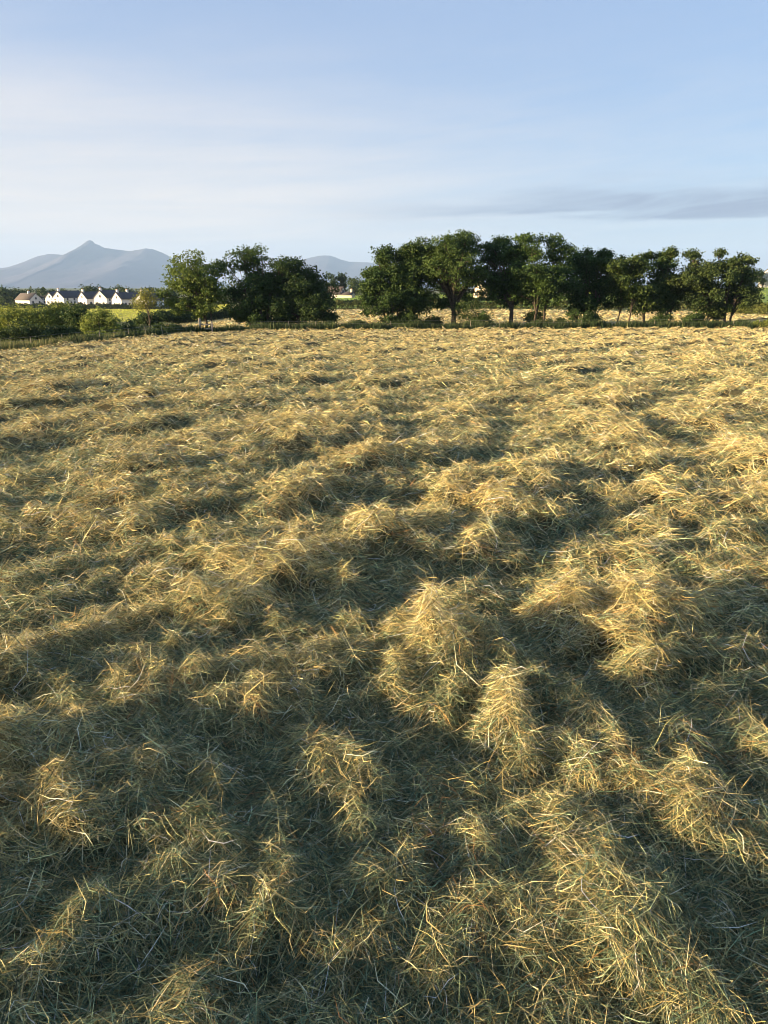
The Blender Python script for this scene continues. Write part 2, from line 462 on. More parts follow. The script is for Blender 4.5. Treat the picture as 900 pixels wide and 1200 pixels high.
def strands(name, x, y, base_z, hf, L, W, K, pal_p, lift, mat, label=None, ang=None, flick=0.25, parent=None, kink=0.22, zj=0.0, slope_lim=0.42):
    n = len(x)
    if ang is None:
        a0 = 5.0 * gnoise(x / 0.45, y / 0.45, 61) + rng.normal(0, 1.15, n)
        a0 = a0 + np.where(rng.random(n) < .5, math.pi, 0)
    else:
        a0 = ang
    t = np.linspace(-0.5, 0.5, K)
    kap = rng.normal(0, 0.9, n)
    aa = a0[:, None] + kap[:, None] * t[None, :] + np.cumsum(rng.normal(0, kink, (n, K)), 1)
    step = (L / (K - 1))[:, None]
    cx = np.cumsum(np.cos(aa) * step, 1); cy_ = np.cumsum(np.sin(aa) * step, 1)
    cx -= cx.mean(1, keepdims=True); cy_ -= cy_.mean(1, keepdims=True)
    X = x[:, None] + cx; Y = y[:, None] + cy_
    Z = base_z(X.ravel(), Y.ravel()).reshape(n, K) + hf(X.ravel(), Y.ravel()).reshape(n, K)
    hd = np.sqrt((X - x[:, None]) ** 2 + (Y - y[:, None]) ** 2)
    zc0 = base_z(x, y) + hf(x, y)
    lim = slope_lim * hd
    Z = zc0[:, None] + np.clip(Z - zc0[:, None], -lim, lim)
    # stalks are springy: they bridge hollows rather than follow every dip
    zm = Z.mean(1, keepdims=True)
    st = rng.uniform(0.0, 0.45, (n, 1))
    lin = Z[:, :1] + (Z[:, -1:] - Z[:, :1]) * (t[None, :] + .5)
    Z = np.where(lin > Z, Z * (1 - st) + lin * st, Z)
    Z = Z + lift[:, None] + (rng.normal(0, flick, (n, 1)) * t[None, :] + np.abs(rng.normal(0, flick * 1.2, (n, 1))) * (t[None, :] ** 2)) * L[:, None]
    Z = Z + rng.normal(0, 1, (n, K)) * zj
    P = np.stack([X, Y, Z], 2)
    T = np.gradient(P, axis=1)
    T /= np.linalg.norm(T, axis=2, keepdims=True) + 1e-9
    rv = rng.normal(0, 1, (n, 1, 3)); rv[:, :, 2] *= 0.6
    S = np.cross(T, np.broadcast_to(rv, T.shape)); S /= np.linalg.norm(S, axis=2, keepdims=True) + 1e-9
    S = S * (W * 0.5)[:, None, None]
    if K == 2:                                   # far off: a plain tapering blade
        V = np.stack([P[:, 0] - S[:, 0], P[:, 0] + S[:, 0], P[:, 1]], 1).reshape(-1, 3)
        F = np.arange(n * 3).reshape(-1, 3); nv = 3
    else:                                        # pointed at both ends, bent in between
        mid = np.stack([P[:, 1:-1] - S[:, 1:-1], P[:, 1:-1] + S[:, 1:-1]], 2).reshape(n, -1, 3)
        V = np.concatenate([P[:, :1], mid, P[:, -1:]], 1)
        nv = V.shape[1]; V = V.reshape(-1, 3)
        tri = [(0, 1, 2)]
        for k in range(K - 3):
            a = 1 + 2 * k
            tri += [(a, a + 2, a + 1), (a + 1, a + 2, a + 3)]
        tri += [(nv - 3, nv - 1, nv - 2)]
        F = (np.arange(n)[:, None, None] * nv + np.array(tri)[None]).reshape(-1, 3)
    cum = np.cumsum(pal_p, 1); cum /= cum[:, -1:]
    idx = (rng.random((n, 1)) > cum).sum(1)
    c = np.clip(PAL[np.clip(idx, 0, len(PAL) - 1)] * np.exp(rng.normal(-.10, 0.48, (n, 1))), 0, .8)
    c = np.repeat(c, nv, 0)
    return V, F, c

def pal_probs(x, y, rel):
    """drier straw on top of the heaps, greener grass below, also painting lit tops and shaded hollows; patches of rust"""
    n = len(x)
    dry_lit = np.clip(0.25 + 0.7 * gnoise(x / 0.9, y / 0.9, 71) + 3.6 * rel + np.interp(np.hypot(x, y), [3, 25, 50], [-.06, .06, .22]), 0.05, 1)
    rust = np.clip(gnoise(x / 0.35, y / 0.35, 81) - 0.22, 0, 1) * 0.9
    p = np.stack([.16 + .55 * dry_lit, .08 + .35 * dry_lit, .25 + 0 * dry_lit, .42 - .28 * dry_lit, .34 - .29 * dry_lit, .10 + .02 * dry_lit, .015 + rust * .5], 1)
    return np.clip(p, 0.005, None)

def sample_polar(n, r0, r1, amax, c=3.5):
    # density falls off with distance like 1/(1+(r/c)^2)
    a = math.log(1 + (r0 / c) ** 2); b = math.log(1 + (r1 / c) ** 2)
    s = rng.uniform(a, b, n)
    r = c * np.sqrt(np.exp(s) - 1)
    th = rng.uniform(-max(amax, R(54)) if r0 < 2 else -amax, amax, n)
    return r * np.sin(th), r * np.cos(th), r

def hay_tier(name, n, r0, r1, amax, K, flick, label, kink=.34, zj=.006):
    x, y, r = sample_polar(n, r0, r1, amax)
    ok = y < yedge(x) - 0.1
    x, y, r = x[ok], y[ok], r[ok]
    n = len(x)
    L = rng.uniform(0.055, 0.235, n) * np.interp(r, [2, 5], [.80, 1]) * (1 + np.minimum(r, 25) / 75 + r / 300)
    W = np.maximum(0.0019, np.interp(r, [0, 3, 8, 14, 30], [.0014, .0022, .0058, .0095, .0186]) + np.maximum(r - 30, 0) * .00042) * rng.uniform(0.55, 1.35, n)
    lift = np.where(rng.random(n) < .15, rng.normal(.008, .018, n), 0.022 - rng.exponential(0.042, n) * np.interp(r, [4, 15, 40], [1, .8, .6]))
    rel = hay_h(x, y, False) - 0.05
    # a few stiff pale stems lying proud of the rest
    big = (rng.random(n) < 0.010) & (r < 16) & (r > 2.2)
    L[big] *= 1.5; W[big] *= 1.1; lift[big] += 0.006
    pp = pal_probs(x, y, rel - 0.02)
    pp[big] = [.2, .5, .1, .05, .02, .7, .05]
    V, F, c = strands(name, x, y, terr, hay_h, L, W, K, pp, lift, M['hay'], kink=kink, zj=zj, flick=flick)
    o = mesh_np(name, V, F, M['hay'], vcol=c)
    tag(o, label, 'hay', kind='stuff')
    return o

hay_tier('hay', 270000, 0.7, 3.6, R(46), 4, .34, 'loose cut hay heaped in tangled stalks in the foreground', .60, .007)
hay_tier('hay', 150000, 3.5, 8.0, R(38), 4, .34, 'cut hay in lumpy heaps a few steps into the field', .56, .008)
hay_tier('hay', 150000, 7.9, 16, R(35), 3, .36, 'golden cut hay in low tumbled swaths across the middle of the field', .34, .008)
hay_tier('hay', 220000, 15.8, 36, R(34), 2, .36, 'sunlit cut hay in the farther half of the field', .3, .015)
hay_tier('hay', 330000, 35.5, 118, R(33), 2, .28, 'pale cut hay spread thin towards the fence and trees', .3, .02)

# ------------------------------------------------------------------ fields beyond the fence
def patch(name, poly_u, y0f, y1f, nu, ny, mat, off, label, relief=None):
    us = np.linspace(poly_u[0], poly_u[1], nu); ts = np.linspace(0, 1, ny)
    U, Tt = np.meshgrid(us, ts, indexing='ij')
    y0 = np.array([y0f(u) for u in us])[:, None]; y1 = np.array([y1f(u) for u in us])[:, None]
    Y = y0 + (y1 - y0) * Tt; X = U * Y
    Z = terr(X.ravel(), Y.ravel()) + off
    if relief is not None:
        Z = Z + relief(X.ravel(), Y.ravel())
    V = np.stack([X.ravel(), Y.ravel(), Z], 1)
    i, j = np.meshgrid(np.arange(nu - 1), np.arange(ny - 1), indexing='ij')
    q = (i * ny + j).ravel()
    F = np.stack([q, q + ny, q + ny + 1, q + 1], 1)
    o = mesh_np(name, V, F, mat, smooth=True)
    return tag(o, label, 'field', kind='structure')

def far_relief(x, y): return 0.16 * np.abs(gnoise(x / 1.3, y / 1.6, 91)) + 0.10 * gnoise(x / 0.6, y / 0.8, 92)
fy0 = lambda u: 89 if u < 0.40 else 89 + (u - 0.40) * 260
patch('far_hay_field', (-0.30, 0.62), fy0, lambda u: float(np.interp(u, [-.30, -.15, 0, .5, .62], [128, 142, 148, 138, 132])), 420, 90, M['stubble'], 0.10, 'pale mown field beyond the fence and the row of trees', far_relief)
patch('pasture_field', (-0.52, -0.20), lambda u: 172, lambda u: 345, 40, 60, M['lime'], 0.12, 'bright yellow green pasture in front of the white houses')
patch('pasture_field', (-0.14, 0.62), lambda u: 158, lambda u: 395 if u < .2 else 300, 90, 60, M['pasture'], 0.12, 'green pasture behind the far hedge and the trees')
n = 26000
fx = rng.uniform(-0.30, 0.60, n); fyy = rng.uniform(89, 148, n); fx = fx * fyy
ok = fyy > np.array([fy0(u) for u in fx / fyy])
ok &= fyy < np.interp(fx / fyy, [-.30, -.15, 0, .5, .62], [128, 142, 148, 138, 132])
fx, fyy = fx[ok], fyy[ok]; n = len(fx)
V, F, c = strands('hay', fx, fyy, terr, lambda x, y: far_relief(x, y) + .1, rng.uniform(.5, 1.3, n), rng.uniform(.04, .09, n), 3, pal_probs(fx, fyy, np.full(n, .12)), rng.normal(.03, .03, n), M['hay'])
tag(mesh_np('hay', V, F, M['hay'], vcol=c), 'thin rows of cut hay on the mown field beyond the fence', 'hay', kind='stuff')

# ------------------------------------------------------------------ grass verges
def blades(name, x, y, hgt, wid, cols, label, lean=0.35):
    n = len(x)
    z = terr(x, y)
    a = rng.uniform(0, 2 * math.pi, n); l = np.abs(rng.normal(0, lean, n)) * hgt
    dx = np.cos(a) * l; dy = np.sin(a) * l
    ya = rng.uniform(0, math.pi, n); sx = np.cos(ya) * wid / 2; sy = np.sin(ya) * wid / 2
    p0 = np.stack([x - sx, y - sy, z - .03], 1); p1 = np.stack([x + sx, y + sy, z - .03], 1)
    m0 = np.stack([x + dx * .35 - sx * .8, y + dy * .35 - sy * .8, z + hgt * .6], 1); m1 = np.stack([x + dx * .35 + sx * .8, y + dy * .35 + sy * .8, z + hgt * .6], 1)
    t0 = np.stack([x + dx - sx * .15, y + dy - sy * .15, z + hgt], 1); t1 = np.stack([x + dx + sx * .15, y + dy + sy * .15, z + hgt], 1)
    V = np.stack([p0, p1, m0, m1, t0, t1], 1).reshape(-1, 3)
    b = np.arange(n) * 6
    F = np.concatenate([np.stack([b, b + 1, b + 3, b + 2], 1), np.stack([b + 2, b + 3, b + 5, b + 4], 1)])
    c = np.repeat(np.asarray(cols) * rng.uniform(.7, 1.3, (n, 1)), 6, 0)
    return tag(mesh_np(name, V, F, M['grass'], vcol=c), label, 'grass', kind='stuff')

n = 34000
gx = rng.uniform(-26, 60, n); gy = yedge(gx) + rng.uniform(0.1, 3.2, n) ** 1.0 + 0.4 * gnoise(gx / 1.5, gx * 0, 5)
hh = rng.uniform(.3, .85, n) * (1 + 0.9 * gnoise(gx / 2.2, gy / 2, 6))
cc = np.where(rng.random((n, 1)) < .75, np.array([[.04, .07, .025]]), np.array([[.10, .12, .045]]))
blades('grass_verge', gx, gy, hh, rng.uniform(.05, .10, n), cc, 'dark green uncut grass along the fence under the trees')
n = 12000
gx = rng.uniform(-60, -23, n); gy = yedge(gx) + rng.uniform(-0.8, 3.2, n)
hh = rng.uniform(.3, .85, n) * (1 + 0.6 * gnoise(gx / 1.8, gy / 2, 7))
cc = np.where(rng.random((n, 1)) < .55, np.array([[.20, .20, .085]]), np.array([[.10, .135, .05]]))
blades('grass_verge', gx, gy, hh, rng.uniform(.04, .08, n), cc, 'pale seeding grass along the field edge below the bushes')
n = 6000
gx = rng.uniform(34, 75, n); gy = rng.uniform(84, 98, n)
cc = np.where(rng.random((n, 1)) < .6, np.array([[.07, .12, .035]]), np.array([[.13, .16, .05]]))
blades('grass_verge', gx, gy, rng.uniform(.12, .4, n), rng.uniform(.06, .12, n), cc, 'green grass on the open ground right of the last tree')

def field_grass(u0, u1, y0, y1, n, c1, c2, label):
    y = np.sqrt(rng.uniform(y0 ** 2, y1 ** 2, n)); x = rng.uniform(u0, u1, n) * y
    cc = np.where(rng.random((n, 1)) < .5, np.array([c1]), np.array([c2]))
    blades('pasture_grass', x, y, rng.uniform(.15, .35, n), rng.uniform(.15, .4, n) * y / 200, cc, label, .6)
field_grass(-.52, -.20, 173, 344, 14000, (.40, .44, .06), (.48, .48, .075), 'long yellow green grass on the bright pasture before the white houses')
field_grass(-.14, .62, 159, 299, 12000, (.22, .36, .05), (.30, .42, .065), 'green grass on the pasture behind the tree row')

field_grass(-.14, .2, 300, 392, 5000, (.24, .38, .05), (.32, .44, .065), 'sunlit green grass below the farmhouse in the gap between the trees')

# ------------------------------------------------------------------ mountains
def mountain(name, prof, Y, label, depth=3200, seed=1):
    """prof: skyline as (px, py) of the photograph; a real massif of that height at distance Y"""
    pts = [at(px, py, Y) for px, py in prof]
    xs = np.array([p.x for p in pts]); zs = np.array([p.z for p in pts])
    nx, ny = 300, 91
    X, T = np.meshgrid(np.linspace(xs[0], xs[-1], nx), np.linspace(-1, 1, ny), indexing='ij')
    spur = 0.35 * fbm(X / 900, T * 2.0, seed, 4)
    Yv = Y + (T + 0.12 * gnoise(X / 1500, T * 2, seed + 9)) * depth
    prof_z = np.interp(X, xs, zs) + 60
    fall = np.clip(1 - np.abs(T) ** 0.85 * (1 + 0.35 * spur), 0, 1) ** 1.1
    rough = 30 * (fbm(X / 420, Yv / 420, seed + 3, 5) - .5) * np.clip(np.abs(T) * 4.0, 0, 1)
    Z = -60 + prof_z * fall + rough * fall + 8 * fbm(X / 150, Yv / 150, seed + 5, 3) * fall
    V = np.stack([X.ravel(), Yv.ravel(), Z.ravel()], 1)
    i, j = np.meshgrid(np.arange(nx - 1), np.arange(ny - 1), indexing='ij')
    q = (i * ny + j).ravel()
    F = np.stack([q, q + ny, q + ny + 1, q + 1], 1)
    o = mesh_np(name, V, F, M['haze_slope'], smooth=True)
    return tag(o, label, 'mountain', kind='structure')
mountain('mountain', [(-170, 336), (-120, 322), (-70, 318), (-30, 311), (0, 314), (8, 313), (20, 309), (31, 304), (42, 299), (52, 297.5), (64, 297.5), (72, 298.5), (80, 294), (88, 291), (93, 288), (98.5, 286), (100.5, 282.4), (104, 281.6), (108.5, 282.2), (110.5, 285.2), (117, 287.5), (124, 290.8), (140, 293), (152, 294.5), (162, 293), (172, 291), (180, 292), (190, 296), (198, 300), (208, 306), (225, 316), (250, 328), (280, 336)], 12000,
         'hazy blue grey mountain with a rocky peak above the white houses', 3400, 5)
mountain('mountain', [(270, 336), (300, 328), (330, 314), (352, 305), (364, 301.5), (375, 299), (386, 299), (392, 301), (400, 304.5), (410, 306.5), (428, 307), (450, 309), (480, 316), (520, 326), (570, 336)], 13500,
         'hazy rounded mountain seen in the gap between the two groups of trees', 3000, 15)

# ------------------------------------------------------------------ trees
def tube(pts, rad, sides=6):
    pts = [Vector(p) for p in pts]
    V = []; F = []
    for i, p in enumerate(pts):
        d = (pts[min(i + 1, len(pts) - 1)] - pts[max(i - 1, 0)]).normalized()
        a = d.orthogonal().normalized(); b = d.cross(a)
        for k in range(sides):
            t = 2 * math.pi * k / sides
            V.append(p + (a * math.cos(t) + b * math.sin(t)) * rad[i])
    for i in range(len(pts) - 1):
        for k in range(sides):
            F.append((i * sides + k, i * sides + (k + 1) % sides, (i + 1) * sides + (k + 1) % sides, (i + 1) * sides + k))
    return [tuple(v) for v in V], F

class Tubes:
    def __init__(s): s.V = []; s.F = []
    def add(s, pts, rad, sides=6):
        v, f = tube(pts, rad, sides); o = len(s.V)
        s.V += v; s.F += [tuple(i + o for i in q) for q in f]

def leaf_mesh(name, centers, normals, size, colr, parent, droop=0.3, mat=None):
    n = len(centers)
    a = rng.normal(0, 1, (n, 3)); a /= np.linalg.norm(a, axis=1, keepdims=True)
    nn = normals + rng.normal(0, 0.75, (n, 3)); nn /= np.linalg.norm(nn, axis=1, keepdims=True) + 1e-9
    t = np.cross(nn, a); t /= np.linalg.norm(t, axis=1, keepdims=True) + 1e-9
    b = np.cross(nn, t)
    s = size[:, None]
    p0 = centers - t * s * .55
    p1 = centers + b * s * .36 + nn * s * .10
    p2 = centers + t * s * .55
    p3 = centers - b * s * .36 + nn * s * .10
    V = np.stack([p0, p1, p2, p3], 1).reshape(-1, 3)
    i = np.arange(n) * 4
    F = np.concatenate([np.stack([i, i + 1, i + 2], 1), np.stack([i, i + 2, i + 3], 1)])
    return mesh_np(name, V, F, mat or M['leaf'], parent, vcol=np.repeat(colr, 4, 0))

def crown_points(ells, n_lobes, n_spray, n_leaf, spread, flat=0.75, seed=0, lobe_r=(.27, .43)):
    """ells: (cx,cy,cz,rx,ry,rz). Lobes fill them; sprays of leaves sit on the lobes' shells."""
    r = np.random.default_rng(seed)
    ells = np.array(ells, float)
    vol = ells[:, 3] * ells[:, 4] * ells[:, 5]; vol = vol ** 0.75; vol /= vol.sum()
    which = r.choice(len(ells), n_lobes, p=vol)
    d = r.normal(0, 1, (n_lobes, 3)); d /= np.linalg.norm(d, axis=1, keepdims=True)
    rad = r.uniform(0.30, 0.92, (n_lobes, 1)) ** 0.7
    E = ells[which]
    lr = r.uniform(lobe_r[0], lobe_r[1], n_lobes) * np.minimum(E[:, 3], E[:, 5])
    lc = E[:, :3] + d * rad * np.maximum(E[:, 3:6] - lr[:, None] * .75, .1)
    # sprays
    m = n_lobes * n_spray
    li = np.repeat(np.arange(n_lobes), n_spray)
    sd_ = r.normal(0, 1, (m, 3)); sd_ /= np.linalg.norm(sd_, axis=1, keepdims=True)
    sr = r.uniform(.55, 1.12, (m, 1))
    sc = lc[li] + sd_ * sr * lr[li][:, None] * np.array([1.1, 1.1, flat])
    k = n_leaf
    si = np.repeat(np.arange(m), k)
    P = sc[si] + r.normal(0, spread, (m * k, 3)) * np.array([1, 1, .7])
    nrm = sd_[si] * .7 + np.array([0, 0, .5])
    return P, nrm, lc, lr, li[si], si

def tree(name, label, px_base, Y, ell_px, trunks, base_py=None, leaf=0.225, lobes=26, sprays=15, nleaf=22, tint=(.055, .085, .028), tint2=(.09, .12, .035), seed=1, group=None, depth=0.85, limbs=True, spread=None, bare=0.0, trunk_r=0.2):
    r = np.random.default_rng(seed * 101 + 3)
    u, _ = slope(px_base, 385)
    bx = u * Y; bz = tz(bx, Y)
    root = empty(name, (bx, Y, bz))
    tag(root, label, 'tree', group)
    E = []
    lobes = int(lobes * 1.3); nleaf = int(nleaf * 1.35) if limbs else nleaf
    for (cx, cyp, rx, ry) in ell_px:
        c = at(cx, cyp + (4 if limbs else 0), Y)
        sx = rx / FPX * Y * 1.34; sz = ry / FPX * Y * 1.22
        E.append((c.x - bx, r.normal(0, .3), c.z - bz, sx, sx * depth, sz))
    spread = spread or leaf * 1.15
    P, nrm, lc, lr, li, si = crown_points(E, lobes, sprays, nleaf, spread, seed=seed)
    keep = P[:, 2] > 0.25
    P, nrm, li, si = P[keep], nrm[keep], li[keep], si[keep]
    mixv = np.clip(r.normal(.4, .25, lobes)[li] + r.normal(0, .2, len(P)), 0, 1)[:, None]
    colr = (np.array(tint) * (1 - mixv) + np.array(tint2) * mixv) * r.uniform(.75, 1.25, (len(P), 1)) * np.array([1.12, 1.34, 1.0])
    leaf_mesh('crown', P, nrm, r.uniform(.6, 1.3, len(P)) * leaf, colr, root)
    tb = Tubes()
    zt = np.average([e[2] for e in E])
    forks = []
    for (tx, lean, rr_) in trunks:       # offset px from the base, lean px at the fork, radius
        ox = tx / FPX * Y; lx = lean / FPX * Y
        H = zt * .75
        pts = []; rad = []
        oy = r.normal(0, .25)
        for k in range(7):
            t = k / 6
            pts.append((ox + lx * t + r.normal(0, .04), oy + r.normal(0, .05), -0.15 + (H + .15) * t))
            rad.append(rr_ * (1.35 if k == 0 else 1) * (1 - .55 * t))
        tb.add(pts, rad, 8)
        forks.append(pts)
    if limbs:
        for i in range(len(lc)):
            f = forks[i % len(forks)] if len(forks) > 1 else forks[0]
            if len(forks) > 1:
                f = min(forks, key=lambda q: abs(q[-1][0] - lc[i][0]) + r.uniform(0, .6))
            t = r.uniform(.35, .98)
            ki = min(int(t * 6), 5); fr = t * 6 - ki
            s = Vector(f[ki]).lerp(Vector(f[ki + 1]), fr)
            e = Vector(lc[i])
            if e.z < s.z - 0.3: s = Vector(f[max(1, ki - 2)])
            mid = s.lerp(e, .5) + Vector((r.normal(0, .15), r.normal(0, .15), .12 * (e - s).length))
            r0 = trunks[0][2] * r.uniform(.28, .45)
            tb.add([s, s.lerp(mid, .55) + Vector((0, 0, .05)), mid, e], [r0, r0 * .8, r0 * .6, r0 * .2], 5)
            for q in range(3):
                d = Vector(r.normal(0, 1, 3)).normalized() * lr[i] * .9
                tb.add([mid.lerp(e, .5), e + d * .5 + Vector((0, 0, .05)), e + d], [r0 * .3, r0 * .2, r0 * .08], 4)
    mesh_np('trunk', tb.V, tb.F, M['bark'], root, smooth=True)
    return root

DK = (.032, .052, .020); MD = (.060, .085, .026)
LG = (.105, .130, .040); LB = (.150, .165, .050)
tree('ash_tree', 'thin pale young tree with sparse yellowish crown above the low bushes', 177, 84, [(172, 346, 14, 11), (163, 352, 9, 8), (181, 354, 9, 9)], [(0, 0.5, .075)], leaf=.17, lobes=14, sprays=7, nleaf=11, tint=(.15, .14, .045), tint2=(.2, .17, .055), seed=2, spread=.35)
tree('broadleaf_tree', 'light green sunlit tree, beside the pale stile posts', 243, 85, [(226, 322, 28, 26), (212, 344, 22, 16), (240, 342, 22, 22), (226, 364, 20, 8), (246, 318, 12, 14)], [(0, -2, .17), (3, 4, .11)], lobes=40, sprays=13, nleaf=18, tint=(.075, .10, .03), tint2=(.135, .15, .045), seed=3, depth=.7)
tree('broadleaf_tree', 'tall dark tree with a ragged top, just right of the light green tree', 304, 87, [(302, 312, 34, 27), (276, 305, 24, 11), (322, 318, 24, 24), (290, 342, 32, 26), (318, 350, 28, 26), (268, 340, 14, 10), (300, 371, 34, 10)], [(-8, 2, .2), (2, 1, .24), (9, 4, .16)], lobes=60, sprays=15, nleaf=20, tint=DK, tint2=MD, seed=4)
tree('broadleaf_tree', 'low dark round tree sweeping to the ground at the right end of the left group', 350, 87, [(352, 328, 32, 27), (364, 345, 28, 28), (344, 356, 34, 24), (374, 358, 17, 20)], [(0, 1, .2), (7, 3, .13)], lobes=56, sprays=15, nleaf=20, tint=(.026, .042, .018), tint2=(.05, .07, .024), seed=5)
tree('broadleaf_tree', 'leafy dark tree at the left end of the long right row', 456, 86, [(447, 304, 16, 18), (440, 318, 17, 14), (460, 328, 30, 22), (450, 352, 26, 16), (437, 347, 14, 7)], [(-4, -2, .14), (3, 0, .16), (8, 3, .11)], lobes=44, sprays=14, nleaf=20, tint=DK, tint2=MD, seed=6)
tree('broadleaf_tree', 'slender tree squeezed between the row\'s left end and its tallest tree', 482, 87, [(481, 292, 21, 17), (480, 316, 25, 24), (482, 342, 24, 22), (484, 364, 18, 14)], [(-3, 0, .15), (2, 2, .17)], lobes=44, sprays=14, nleaf=20, tint=(.04, .062, .022), tint2=(.085, .105, .032), seed=7)
tree('broadleaf_tree', 'tallest tree of the right row with a broad domed crown and thick trunk', 532, 86, [(531, 285, 36, 22), (531, 306, 42, 28), (510, 308, 24, 26), (553, 314, 24, 22), (530, 340, 36, 15)], [(0, -1, .30)], lobes=56, sprays=15, nleaf=20, tint=(.04, .06, .022), tint2=(.085, .11, .034), seed=8)
tree('broadleaf_tree', 'dark upright tree right of the tallest one, thick bare trunk showing below', 599, 88, [(588, 290, 24, 17), (588, 314, 25, 24), (596, 336, 22, 20)], [(0, -3, .27)], lobes=42, sprays=14, nleaf=20, tint=DK, tint2=MD, seed=9)
tree('broadleaf_tree', 'tall full tree with sunlit left side in the middle of the right row', 637, 86, [(634, 289, 32, 19), (633, 312, 36, 28), (644, 330, 26, 24), (624, 338, 20, 20)], [(0, -1, .19), (-12, 5, .16)], lobes=54, sprays=15, nleaf=20, tint=(.038, .06, .022), tint2=(.08, .11, .034), seed=10)
tree('broadleaf_tree', 'wide dark tree on thin stems just right of the middle of the right row', 686, 88, [(690, 303, 24, 15), (680, 318, 18, 20), (704, 318, 18, 18), (690, 338, 30, 16), (690, 352, 26, 10)], [(-12, 4, .13), (-3, 1, .15), (10, -3, .12)], lobes=48, sprays=14, nleaf=20, tint=DK, tint2=MD, seed=11)
tree('broadleaf_tree', 'medium tree with leaning stems, yellow green at its top, in the right row', 738, 86, [(735, 308, 26, 15), (742, 328, 30, 22), (726, 338, 18, 16), (756, 345, 18, 16)], [(-16, 9, .10), (-5, 4, .11), (17, -5, .19)], lobes=46, sprays=14, nleaf=20, tint=(.034, .052, .02), tint2=(.09, .105, .032), seed=12)
tree('broadleaf_tree', 'narrow tree with a small detached top tuft, second from the row\'s right end', 781, 87, [(781, 297, 22, 10), (784, 315, 24, 16), (784, 336, 22, 18), (778, 350, 18, 12)], [(0, 1, .14), (4, -2, .09)], lobes=40, sprays=14, nleaf=19, tint=DK, tint2=(.075, .09, .03), seed=13)
tree('broadleaf_tree', 'broad spreading tree at the right end of the row with dull brownish leaves', 848, 86, [(838, 300, 36, 11), (842, 318, 40, 16), (866, 324, 22, 18), (813, 326, 27, 24), (848, 342, 38, 18), (845, 360, 22, 10)], [(0, 0, .22), (4, 5, .15), (-20, 4, .12)], lobes=62, sprays=15, nleaf=19, tint=(.038, .055, .022), tint2=(.088, .10, .038), seed=14)

# ------------------------------------------------------------------ bushes
def bush(label, ell_px, Y, leaf=.17, lobes=22, sprays=15, nleaf=16, tint=DK, tint2=MD, seed=1, depth=.9, group=None, name='bush', px=None):
    r = np.random.default_rng(seed * 77 + 5)
    px = px if px is not None else ell_px[0][0]
    u, _ = slope(px, 390)
    bx = u * Y; bz = tz(bx, Y)
    lobes = int(lobes * 1.35)
    root = empty(name, (bx, Y, bz)); tag(root, label, 'bush', group)
    E = []
    for (cx, cyp, rx, ry) in ell_px:
        c = at(cx, cyp, Y)
        sx = rx / FPX * Y * 1.32; sz = ry / FPX * Y * 1.36
        E.append((c.x - bx, r.normal(0, .2), c.z - bz, sx, sx * depth, sz))
    P, nrm, lc, lr, li, si = crown_points(E, lobes, sprays, nleaf, leaf * 1.1, seed=seed, flat=.9, lobe_r=(.28, .45))
    keep = P[:, 2] > 0.02
    P, nrm, li = P[keep], nrm[keep], li[keep]
    mixv = np.clip(r.normal(.45, .25, lobes)[li] + r.normal(0, .2, len(P)), 0, 1)[:, None]
    colr = (np.array(tint) * (1 - mixv) + np.array(tint2) * mixv) * r.uniform(.75, 1.25, (len(P), 1)) * np.array([1.15, 1.3, 1.1])
    leaf_mesh('foliage', P, nrm, r.uniform(.6, 1.3, len(P)) * leaf, colr, root)
    tb = Tubes()
    for i in range(min(len(lc), 10)):
        e = Vector(lc[i]); s = Vector((e.x * .45 + r.normal(0, .1), e.y * .4, -.1))
        m = s.lerp(e, .55) + Vector((0, 0, .1))
        tb.add([s, m, e], [.045, .03, .01], 5)
    tag(mesh_np('stem', tb.V, tb.F, M['bark'], root, smooth=True), kind='stuff')
    return root

HB = 'bushes massed at the left edge of the field'
bush('broad yellow green bush at the left edge of the photo, highest in its thicket', [(8, 378, 28, 18), (32, 371, 26, 14), (50, 378, 20, 16)], 72, tint=(.14, .16, .04), tint2=(.28, .27, .07), seed=21, lobes=34, group=HB, depth=.7)
bush('olive green bush behind the dark one, right of the broad yellow green bush', [(64, 370, 24, 15), (80, 376, 18, 17)], 74, tint=(.11, .13, .034), tint2=(.22, .22, .06), seed=22, lobes=28, group=HB, depth=.7)
bush('dark green bush at the right end of the thicket, beside the lone round bush', [(91, 374, 14, 16), (86, 390, 15, 11)], 72, tint=DK, tint2=MD, seed=23, lobes=22, group=HB)
bush('low dark round bush before the thicket at the left edge of the photo', [(36, 396, 32, 15), (12, 398, 24, 12)], 66, tint=(.03, .045, .018), tint2=(.055, .072, .024), seed=24, lobes=30, group=HB, depth=.6)
bush('low dark bush in shade at the foot of the thicket', [(70, 396, 18, 13), (84, 398, 12, 9)], 67, tint=(.03, .045, .018), tint2=(.05, .07, .024), seed=25, lobes=22, group=HB, depth=.6)
bush('lone rounded green bush, sunlit on its left, right of the thicket', [(120, 385, 17, 19), (121, 372, 8, 7), (112, 391, 10, 11), (131, 392, 10, 11)], 70, tint=(.11, .14, .036), tint2=(.21, .22, .06), seed=26, lobes=30)
FB = 'low bushes along the fence on the left'
bush('low dark bush just right of the lone rounded bush', [(149, 389, 13, 11), (142, 394, 9, 8)], 76, seed=27, lobes=18, group=FB)
bush('small grey green bramble with pale flower heads below the thin young tree', [(170, 391, 10, 8), (162, 392, 7, 7)], 79, tint=(.05, .062, .035), tint2=(.12, .13, .085), seed=28, lobes=14, group=FB)
bush('long low dark bush between the thin young tree and the light green tree', [(196, 388, 17, 8), (212, 389, 14, 7)], 84, seed=29, lobes=20, group=FB)
